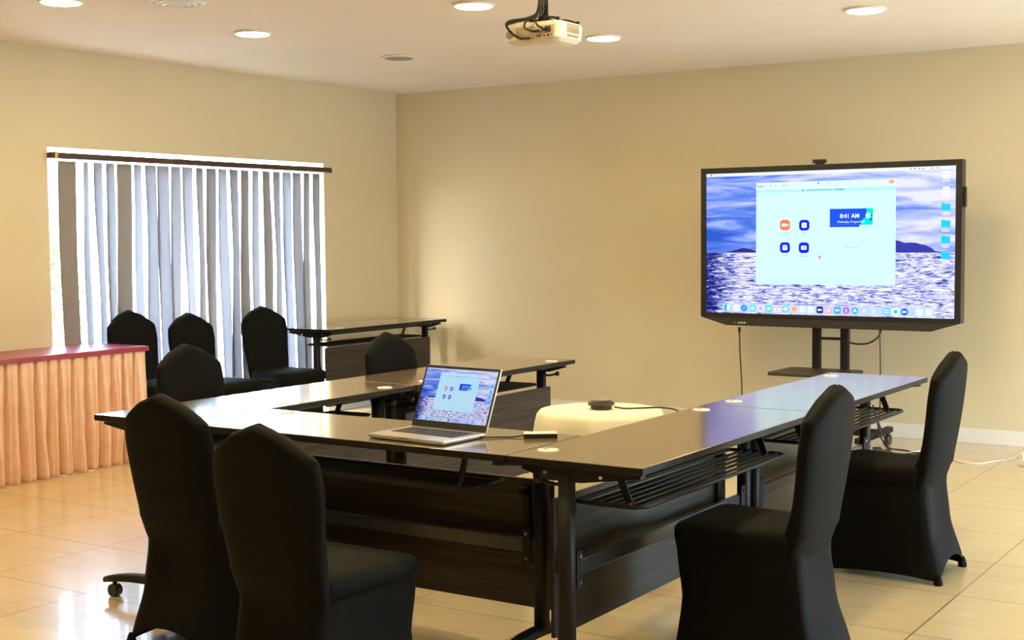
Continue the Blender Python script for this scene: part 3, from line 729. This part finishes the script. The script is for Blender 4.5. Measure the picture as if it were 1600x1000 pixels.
# ------------------------------------------------------------------ chairs in black stretch covers
def make_chair(label, group):
    t = thing('banquet_chair', label, 'chair', (0, 0, 0), 0, group)
    HB = 0.945
    # backrest
    m = MB(); n = 40; rings = []
    def lean(z):
        q = (z-0.36)/(HB-0.36); return -0.185 - 0.085*q - 0.012*math.sin(PI*q)
    def hw(z):
        q = max(0, min(1, (z-0.36)/0.47)); return 0.172 + 0.040*(q**0.9) - 0.016*max(0, (0.42-z)/0.12)
    def crown(x):
        a = abs(x)/0.205
        if a < 0.20: return 0.006*(a/0.20)**2
        return 0.006 + 0.100*((a-0.20)/0.80)**1.12
    K = 34; ZB = 0.30
    for k in range(K+1):
        q = k/K
        if q < 0.9: tz = q/0.9*0.965; sh = 1.0
        else:
            e = (q-0.9)/0.1; tz = 0.965 + 0.035*math.sin(e*PI/2); sh = max(0.12, math.cos(e*PI/2))
        ring = []
        for i in range(n):
            a = 2*PI*i/n; ca, sa = math.cos(a), math.sin(a)
            px = math.copysign(abs(ca)**0.42, ca); py = math.copysign(abs(sa)**0.75, sa)
            zz = ZB + tz*(HB-ZB)
            corner = max(0.0, (zz-0.80)/(HB-0.80))
            hh = hw(zz)*(1 - 0.055*corner**2.2)
            x = px*hh
            z = ZB + tz*(HB - crown(x) - ZB)
            th = (0.035 if z > 0.46 else 0.028)*sh
            yy = lean(z) + th*py + 0.022*(x/0.21)**2*min(1, max(0, (z-0.36)/0.15)) + 0.030*max(0, (0.46-z)/0.16)
            if py > 0 and z < 0.60: yy += 0.050*py*(1-0.75*abs(px)**4)*(((0.60-z)/0.15)**2 if z > 0.45 else max(0, 1-(0.45-z)/0.06))
            ring.append(Vector((x, yy, z)))
        rings.append(ring)
    m.loops(rings); m.build('backrest', M['fabric'], t)
    # seat
    def plan(z, inset, arch=0.0, bulge=0.0, front=0.235, rear=-0.195, fx=0.215, rx=0.178):
        c = [(-rx, rear), (rx, rear), (fx, front), (-fx, front)]
        ring = []
        for s in range(4):
            a = Vector(c[s]).to_3d(); b = Vector(c[(s+1) % 4]).to_3d(); nx = Vector(((b-a).y, -(b-a).x, 0)).normalized()
            for k in range(10):
                v = k/10; cor = 1-abs(2*v-1)
                p = a.lerp(b, v) + nx*(bulge*4*v*(1-v))
                ctr = Vector((0, 0.02, 0)); dirv = (ctr-p)
                rnd = 0.016*max(0, 1-cor*5)
                p = p + dirv.normalized()*(inset + rnd)
                if s == 0: up = arch
                elif s == 2: up = arch*0.9
                else: up = arch*0.22
                ring.append(Vector((p.x, p.y, z + up*(1-abs(2*v-1)**2.2))))
        return ring
    m = MB(); m.loops([plan(0.400, 0.004, bulge=0.0), plan(0.430, -0.002, bulge=0.004), plan(0.455, -0.001, bulge=0.005), plan(0.468, 0.012, bulge=0.006), plan(0.476, 0.05), plan(0.481, 0.11), plan(0.482, 0.165)])
    m.build('seat', M['fabric'], t)
    # skirt
    m = MB(); rows = []
    for k in range(15):
        q = k/14; z = 0.435 + (0.012-0.435)*q
        def ip(tab_):
            for (a, va), (b, vb) in zip(tab_, tab_[1:]):
                if q <= b:
                    f = (q-a)/(b-a); f = f*f*(3-2*f)*0.5 + f*0.5; return va + (vb-va)*f
            return tab_[-1][1]
        fr = ip([(0, 0.234), (0.15, 0.229), (0.5, 0.214), (1, 0.238)]); re = ip([(0, -0.204), (0.15, -0.206), (0.5, -0.224), (1, -0.274)])
        fx = ip([(0, 0.214), (0.15, 0.208), (0.5, 0.200), (1, 0.212)]); rx = ip([(0, 0.176), (0.15, 0.172), (0.5, 0.177), (1, 0.200)])
        rows.append(plan(z, 0.0, arch=0.075*q**1.6, bulge=-0.012*math.sin(PI*q) - 0.006*q, front=fr, rear=re, fx=fx, rx=rx))
    m.loops(rows, cap0=True, cap1=False)
    m.build('skirt', M['fabric'], t)
    for sx, y, xx in ((-1, -0.262, 0.190), (1, -0.262, 0.190), (-1, 0.226, 0.202), (1, 0.226, 0.202)):
        m = MB(); m.lathe([(0.015, 0.0), (0.0185, 0.003), (0.0185, 0.014), (0.014, 0.03), (0.008, 0.045)], (sx*(xx-0.003), y, 0), seg=14)
        m.build('foot', M['fabric'], t)
    return t
GC = 'black covered banquet chairs'
ch = make_chair('black covered chair at the left end of the front table, beside the caster foot', GC)
def put(o, x, y, rz, zs=1.0):
    o.location = (x, y, 0); o.rotation_euler = (0, 0, R(rz)); o.scale = (1, 1, zs)
    return o
put(ch, 3.82, -5.96, 0, 0.975)
def chair(x, y, rz, zs, label): return put(dup(ch, (0, 0, 0), 0, label, GC), x, y, rz, zs)
chair(4.65, -6.34, 0, 0.975, 'black covered chair nearest the camera at the front table, its seat top visible')
chair(5.60, -5.16, 90, 1.015, 'black covered chair beside the near right table, cut off at the bottom edge')
chair(5.60, -3.72, 90, 1.015, 'black covered chair at the far right, its rear feet in view on the tiles')
chair(2.72, -4.83, -90, 1.0, 'black covered chair at the near left table, just right of the pleated skirt')
chair(3.125, -3.76, -90, 1.0, 'black covered chair whose rounded top shows in front of the corner table')
chair(0.42, -3.19, -90, 1.03, 'black covered chair by the blind, half hidden behind the red topped table')
chair(0.53, -2.752, -90, 0.99, 'black covered chair by the blind, second from the left along the window')
chair(0.50, -2.02, -98, 1.0, 'black covered chair by the blind, left of the corner folding table')

# ------------------------------------------------------------------ skirted table with red cloth
SX0, SX1, SY0, SY1, SZ = 0.095, 0.555, -6.2, -3.425, 0.755
t = thing('banquet_table', 'long table hidden under the red cloth and pleated skirt at left wall', 'table', ((SX0+SX1)/2, (SY0+SY1)/2, 0))
m = MB(); m.box((0, 0, SZ-0.017), (SX1-SX0, SY1-SY0, 0.025), bevel=0.003); m.build('tabletop', M['wood'], t)
for sx in (-1, 1):
    for sy in (-1, 1):
        m = MB(); m.cyl((sx*0.20, sy*(SY1-SY0)/2*0.9, 0), (sx*0.20, sy*(SY1-SY0)/2*0.9, SZ-0.028), 0.016, seg=12); m.build('leg', M['grey_metal'], t)
# skirt: box pleats flaring towards the hem
m = MB(); rnd = random.Random(5)
def skirt_path():
    pts = []
    y = SY0
    while y < SY1 - 0.02:
        pts.append((SX1+0.012, y, 1, 0)); y += 0.004
    for k in range(11):
        a = PI/2*k/10; pts.append((SX1-0.008+0.02*math.cos(a), SY1-0.008+0.02*math.sin(a), math.cos(a), math.sin(a)))
    x = SX1-0.02
    while x > SX0+0.02:
        pts.append((x, SY1+0.012, 0, 1)); x -= 0.004
    return pts
path = skirt_path(); rows = []
NZ = 26
ph = [0.0]
for i in range(1, len(path)): ph.append(ph[-1] + 0.004/0.098*2*PI*(1+0.55*mnoise.noise(Vector((i*0.0225, 0, 0)))))
for k in range(NZ+1):
    q = k/NZ; z = SZ-0.012 + (0.0004-(SZ-0.012))*q; row = []
    for i, (x, y, nx, ny) in enumerate(path):
        u_i = i*0.004
        fr_ = ((ph[i] + 1.1*q*mnoise.noise(Vector((u_i*3.5, q*1.4, 3))))/(2*PI)) % 1.0
        dd = min(abs(fr_-0.8), 1-abs(fr_-0.8)); side = 1 if (0.8-fr_) % 1.0 < 0.5 else 0
        wd = (0.05 + 0.15*q) * (1.5 if side else 0.8)
        groove = math.exp(-(dd/wd)**1.6)
        fr2 = ((ph[i]*1.63 + 1.6*mnoise.noise(Vector((u_i*2.7, q*1.1, 11))))/(2*PI)) % 1.0
        g2 = math.exp(-(abs(fr2-0.5)/(0.10+0.10*q))**1.6)
        wr = 0.018*q*mnoise.noise(Vector((u_i*8.5, q*2.4, 7))) + 0.008*mnoise.noise(Vector((u_i*19 + q*5, q*4.0, 1)))*min(1, q*4)
        o = 0.004 - (0.040 + 0.036*q)*groove - 0.034*q**0.7*g2 + wr + 0.028*q
        dz = 0.0
        row.append(Vector((x + nx*o, y + ny*o, max(0.0004, z + dz))))
    rows.append(row)
vs = m.loops(rows, closed=False)
sk = m.build('table_skirt', M['satin']); tag(sk, 'rose gold satin skirt pleated around the red topped table at left', 'table skirt')
sm = sk.modifiers.new('thickness', 'SOLIDIFY'); sm.thickness = 0.002; sm.offset = -1
# red overlay
m = MB(); a0, a1, c0, c1 = SX0-0.005, SX1+0.024, SY0-0.02, SY1+0.024
def ring(e, z): return [Vector((a0-e*0.0, c0-e, z)), Vector((a1+e, c0-e, z)), Vector((a1+e, c1+e, z)), Vector((a0, c1+e, z))]
m.loops([ring(0.004, SZ-0.030), ring(0.003, SZ-0.004), ring(-0.002, SZ+0.0015), ring(-0.012, SZ+0.003)], smooth=False)
rc = m.build('table_runner', M['red_cloth']); tag(rc, 'burgundy red cloth laid over the top of the skirted table', 'tablecloth')

# ------------------------------------------------------------------ small round table with cream cloth
RX, RY, RR_, RZ = 4.555, -4.42, 0.272, 0.705
t = thing('round_table', 'small round table under the cream cloth inside the U of tables', 'table', (RX, RY, 0))
m = MB(); m.lathe([(0.001, RZ-0.022), (RR_-0.012, RZ-0.022), (RR_-0.008, RZ-0.012), (RR_-0.012, RZ-0.002), (0.001, RZ-0.002)], seg=48); m.build('tabletop', M['wood'], t)
m = MB(); m.cyl((0, 0, 0.02), (0, 0, RZ-0.022), 0.03, seg=20); m.build('pedestal', M['black'], t)
m = MB(); m.lathe([(0.19, 0.0), (0.19, 0.012), (0.05, 0.03), (0.03, 0.05)], seg=36); m.build('base', M['black'], t)
m = MB(); seg = 120; rings = []
for r in (0.001, 0.08, 0.16, 0.23, RR_-0.03, RR_-0.01): rings.append([Vector((r*math.cos(2*PI*i/seg), r*math.sin(2*PI*i/seg), RZ)) for i in range(seg)])
for k in range(1, 19):
    q = k/18; row = []
    for i in range(seg):
        a = 2*PI*i/seg
        w = (0.5+0.5*math.sin(a*9 + 0.9*math.sin(a*2+0.6)))**1.3
        e = min(1, q*7); r = RR_-0.01 + 0.014*math.sin(e*PI/2) + (0.012 + 0.058*w)*q**0.8 + 0.006*mnoise.noise(Vector((math.cos(a)*2, math.sin(a)*2, q*2)))*q
        z = RZ - 0.012*(1-math.cos(e*PI/2)) - 0.60*max(0, q-0.03) - 0.0
        row.append(Vector((r*math.cos(a), r*math.sin(a), max(0.02, z))))
    rings.append(row)
m.loops(rings, cap1=False)
c = m.build('tablecloth', M['cream_cloth'], None, (RX, RY, 0)); tag(c, 'cream tablecloth draped over the small round table', 'tablecloth')
sm = c.modifiers.new('thickness', 'SOLIDIFY'); sm.thickness = 0.0015; sm.offset = -1
# speakerphone on it
t = thing('speakerphone', 'black round conference speaker puck on the cream tablecloth', 'speakerphone', (4.545, -4.395, RZ+0.0005), 0.2)
m = MB(); m.lathe([(0.042, 0.0), (0.046, 0.004), (0.046, 0.014), (0.057, 0.018), (0.059, 0.024), (0.056, 0.030), (0.047, 0.033), (0.047, 0.036), (0.038, 0.040), (0.001, 0.040)], seg=40, smooth=False)
bd = m.build('body', simple('brown black plastic', (0.030, 0.020, 0.016), 0.35), t)
m = MB(); m.lathe([(0.001, 0.0400), (0.036, 0.0400), (0.035, 0.0425), (0.001, 0.0435)], seg=36); m.build('speaker_grille', M['grey_plastic'], t)
m = MB()
m.tube(smooth_path([(4.60, -4.38, RZ+0.012), (4.64, -4.35, RZ+0.004), (4.70, -4.30, RZ+0.004), (4.77, -4.25, RZ+0.004), (4.845, -4.235, RZ-0.015), (4.875, -4.235, RZ-0.10), (4.89, -4.235, RZ-0.30)], 8), 0.0035, 8)
tag(m.build('speaker_cable', M['black_plastic']), 'thin cable from the speaker puck over the edge of the cream cloth', 'cable')

# ------------------------------------------------------------------ laptop
LZ = 0.7502
t = thing('laptop', 'open silver laptop showing the same sea desktop on the front table', 'laptop', (4.568, -5.685, LZ), -0.07)
LW, LD = 0.350, 0.243
m = MB(); m.loops([[Vector((p.x, p.y, z)) for p in rrect(LW/2-i, LD/2-i, 0.012, 0)] for i, z in ((0.006, 0.002), (0.001, 0.006), (0.0, 0.012), (0.001, 0.0165))], smooth=False)
m.build('base', M['alu'], t)
m = MB(); m.box((0, -LD/2+0.0, 0.0150), (0.05, 0.006, 0.004)); m.build('lid_notch', M['grey_plastic'], t)
m = MB(); m.box((0, 0.030, 0.0168), (0.285, 0.118, 0.0010)); kb = m.build('keyboard', simple('keyboard well', (0.02, 0.02, 0.022), 0.5), t)
m = MB()
for r_i in range(6):
    for c_i in range(14):
        if r_i == 0 and 4 <= c_i <= 8:
            if c_i == 4: m.box((0, -0.020, 0.0178), (0.098, 0.0145, 0.0012))
            continue
        m.box((-0.132+0.0203*c_i, -0.020+0.0198*r_i, 0.0178), (0.0165, 0.0155 if r_i < 5 else 0.011, 0.0012))
m.build('keys', M['pipe'], kb)
m = MB(); m.box((0, -0.075, 0.0167), (0.145, 0.088, 0.0006)); m.build('trackpad', simple('trackpad', (0.55, 0.53, 0.51), 0.3, metal=0.6), t)
tilt = R(-23)
lid = bpy.data.objects.new('lid_hinge', None)
bpy.data.objects.remove(lid)
m = MB(); m.box((0, 0.0035, 0.120), (LW, 0.006, 0.240), bevel=0.002)
ld = m.build('lid', M['alu'], t, (0, LD/2-0.006, 0.014), (tilt, 0, 0))
m = MB(); m.box((0, -0.0002, 0.121), (LW-0.004, 0.002, 0.234)); m.build('lid_bezel', M['black_plastic'], ld)
SWL, SHL = 0.331, 0.331*9.6/16
m = MB(); m.box((0, 0.0005, 0), (SWL, 0.001, SHL))
ls = m.build('laptop_screen', wallpaper_mat('laptop sea picture', SWL, SHL, 0.72), t)
ls.matrix_local = Matrix.Translation((0, LD/2-0.006, 0.014)) @ Matrix.Rotation(tilt, 4, 'X') @ Matrix.Translation((0, -0.0018, 0.128))
desktop(ls, SWL, SHL, 0.72, (0.82, 0.86, 1.0))
# hub and cable
t = thing('portable_drive', 'flat black box with a white top on the table right of the laptop', 'drive', (4.905, -5.470, 0.7502), R(35))
m = MB(); m.box((0, 0, 0.0075), (0.118, 0.060, 0.015), bevel=0.002); m.build('case', M['black_plastic'], t)
m = MB(); m.box((0, 0, 0.0160), (0.116, 0.058, 0.002), bevel=0.0008); m.build('lid', M['white_plastic'], t)
m = MB(); m.tube(smooth_path([(4.742, -5.62, 0.757), (4.765, -5.585, 0.754), (4.80, -5.55, 0.7535), (4.83, -5.53, 0.7535), (4.857, -5.505, 0.757)], 6), 0.0028, 8)
tag(m.build('laptop_cable', M['black_plastic']), 'short black cable from the laptop to the flat black box', 'cable')

# ------------------------------------------------------------------ cables and power near the display
m = MB(); m.cyl((3.555, -0.655, 0.80), (3.556, -0.655, 0.765), 0.010, seg=12)
m.tube(smooth_path([(3.556, -0.655, 0.77), (3.562, -0.655, 0.6), (3.572, -0.65, 0.4), (3.578, -0.65, 0.15), (3.60, -0.64, 0.012), (3.72, -0.60, 0.007), (3.95, -0.50, 0.007)], 8), 0.0055, 8)
tag(m.build('hanging_cable', M['black_plastic']), 'black cable hanging straight down from the left underside of the display', 'cable')
m = MB(); m.tube(smooth_path([(4.56, -0.60, 0.83), (4.53, -0.60, 0.76), (4.46, -0.58, 0.715), (4.38, -0.57, 0.705), (4.31, -0.555, 0.715)], 8), 0.006, 8)
tag(m.build('looped_cable', M['black_plastic']), 'short black cable looping from the display to its stand column', 'cable')
m = MB(); m.tube(smooth_path([(4.545, -0.62, 0.83), (4.552, -0.62, 0.70), (4.556, -0.62, 0.45), (4.553, -0.62, 0.25), (4.56, -0.66, 0.12), (4.66, -0.72, 0.02), (4.70, -0.80, 0.0065), (4.82, -0.62, 0.0065), (4.98, -0.66, 0.0065), (5.06, -0.80, 0.0065)], 8), 0.0048, 8)
tag(m.build('power_cable', M['black_plastic']), 'thin black cable hanging right of the stand down to the floor', 'cable')
m = MB()
m.tube(smooth_path([(4.50, -0.60, 0.30), (4.56, -0.66, 0.16), (4.60, -0.62, 0.03), (4.72, -0.58, 0.0065), (4.90, -0.72, 0.0065), (4.98, -0.62, 0.0065), (5.04, -0.66, 0.0065)], 8), 0.0055, 8)
m.tube(smooth_path([(4.50, -0.58, 0.26), (4.62, -0.70, 0.08), (4.74, -0.92, 0.0065), (4.88, -0.88, 0.0065), (5.05, -0.74, 0.0065)], 8), 0.0050, 8)
tag(m.build('floor_cables', M['black_plastic']), 'tangle of black cables lying on the floor behind the far right chair', 'cable')
t = thing('power_adapter', 'dark brown power adapter lying by the cables near the table end', 'adapter', (4.60, -0.80, 0), 0.4)
m = MB(); m.box((0, 0, 0.022), (0.06, 0.12, 0.042), bevel=0.006); m.build('case', simple('dark red brown plastic', (0.05, 0.015, 0.012), 0.35), t)
m = MB(); m.tube(smooth_path([(0, 0.06, 0.02), (0.02, 0.12, 0.010), (0.08, 0.16, 0.006)], 6), 0.004, 8); m.build('lead', M['black_plastic'], t)
t = thing('extension_cord', 'white extension cord along the floor to a plug at the right edge', 'cord', (0, 0, 0))
m = MB(); m.tube(smooth_path([(4.68, -0.98, 0.006), (4.78, -0.62, 0.006), (4.95, -0.45, 0.006), (5.10, -0.80, 0.006), (5.248, -0.869, 0.006), (5.33, -0.72, 0.006), (5.40, -0.66, 0.012), (5.455, -0.70, 0.03), (5.48, -0.74, 0.045)], 10), 0.0055, 8); m.build('cord', M['cable_white'], t)
m = MB(); m.cyl((5.475, -0.735, 0.045), (5.50, -0.76, 0.05), 0.012, 0.020, seg=14); m.box((5.512, -0.772, 0.044), (0.045, 0.04, 0.07), rot=(0, 0, -0.8), bevel=0.008); m.build('plug', M['white_plastic'], t)
m = MB(); m.box((5.56, -0.80, 0.022), (0.16, 0.055, 0.04), rot=(0, 0, -0.5), bevel=0.006); m.build('socket_strip', M['white_plastic'], t)

# ------------------------------------------------------------------ daylight
w = bpy.data.worlds.new('sky'); S.world = w; w.use_nodes = True
nt = w.node_tree; bg = nt.nodes['Background']
sky = nt.nodes.new('ShaderNodeTexSky'); sky.sky_type = 'NISHITA'
sky.sun_elevation = R(38); sky.sun_rotation = R(200); sky.sun_disc = False; sky.air_density = 1.0; sky.dust_density = 3.0
mx = nt.nodes.new('ShaderNodeMix'); mx.data_type = 'RGBA'; mx.inputs[0].default_value = 0.55
mx.inputs[7].default_value = (0.52, 0.76, 1.0, 1)
nt.links.new(sky.outputs[0], mx.inputs[6]); nt.links.new(mx.outputs[2], bg.inputs['Color'])
bg.inputs['Strength'].default_value = 9.0

sl = bpy.data.lights.new('sun', 'SUN'); sl.energy = 9.0; sl.angle = R(0.6); sl.color = (1.0, 0.97, 0.93)
so = bpy.data.objects.new('sun', sl); COL.objects.link(so); so.location = (20, -2, 15)
so.rotation_euler = Vector((-math.cos(R(36)), 0.22, -math.sin(R(36)))).to_track_quat('-Z', 'Y').to_euler()

S.view_settings.view_transform = 'Standard'; S.view_settings.look = 'None'; S.view_settings.gamma = 1.0
S.view_settings.use_curve_mapping = False
S.view_settings.exposure = 0.34
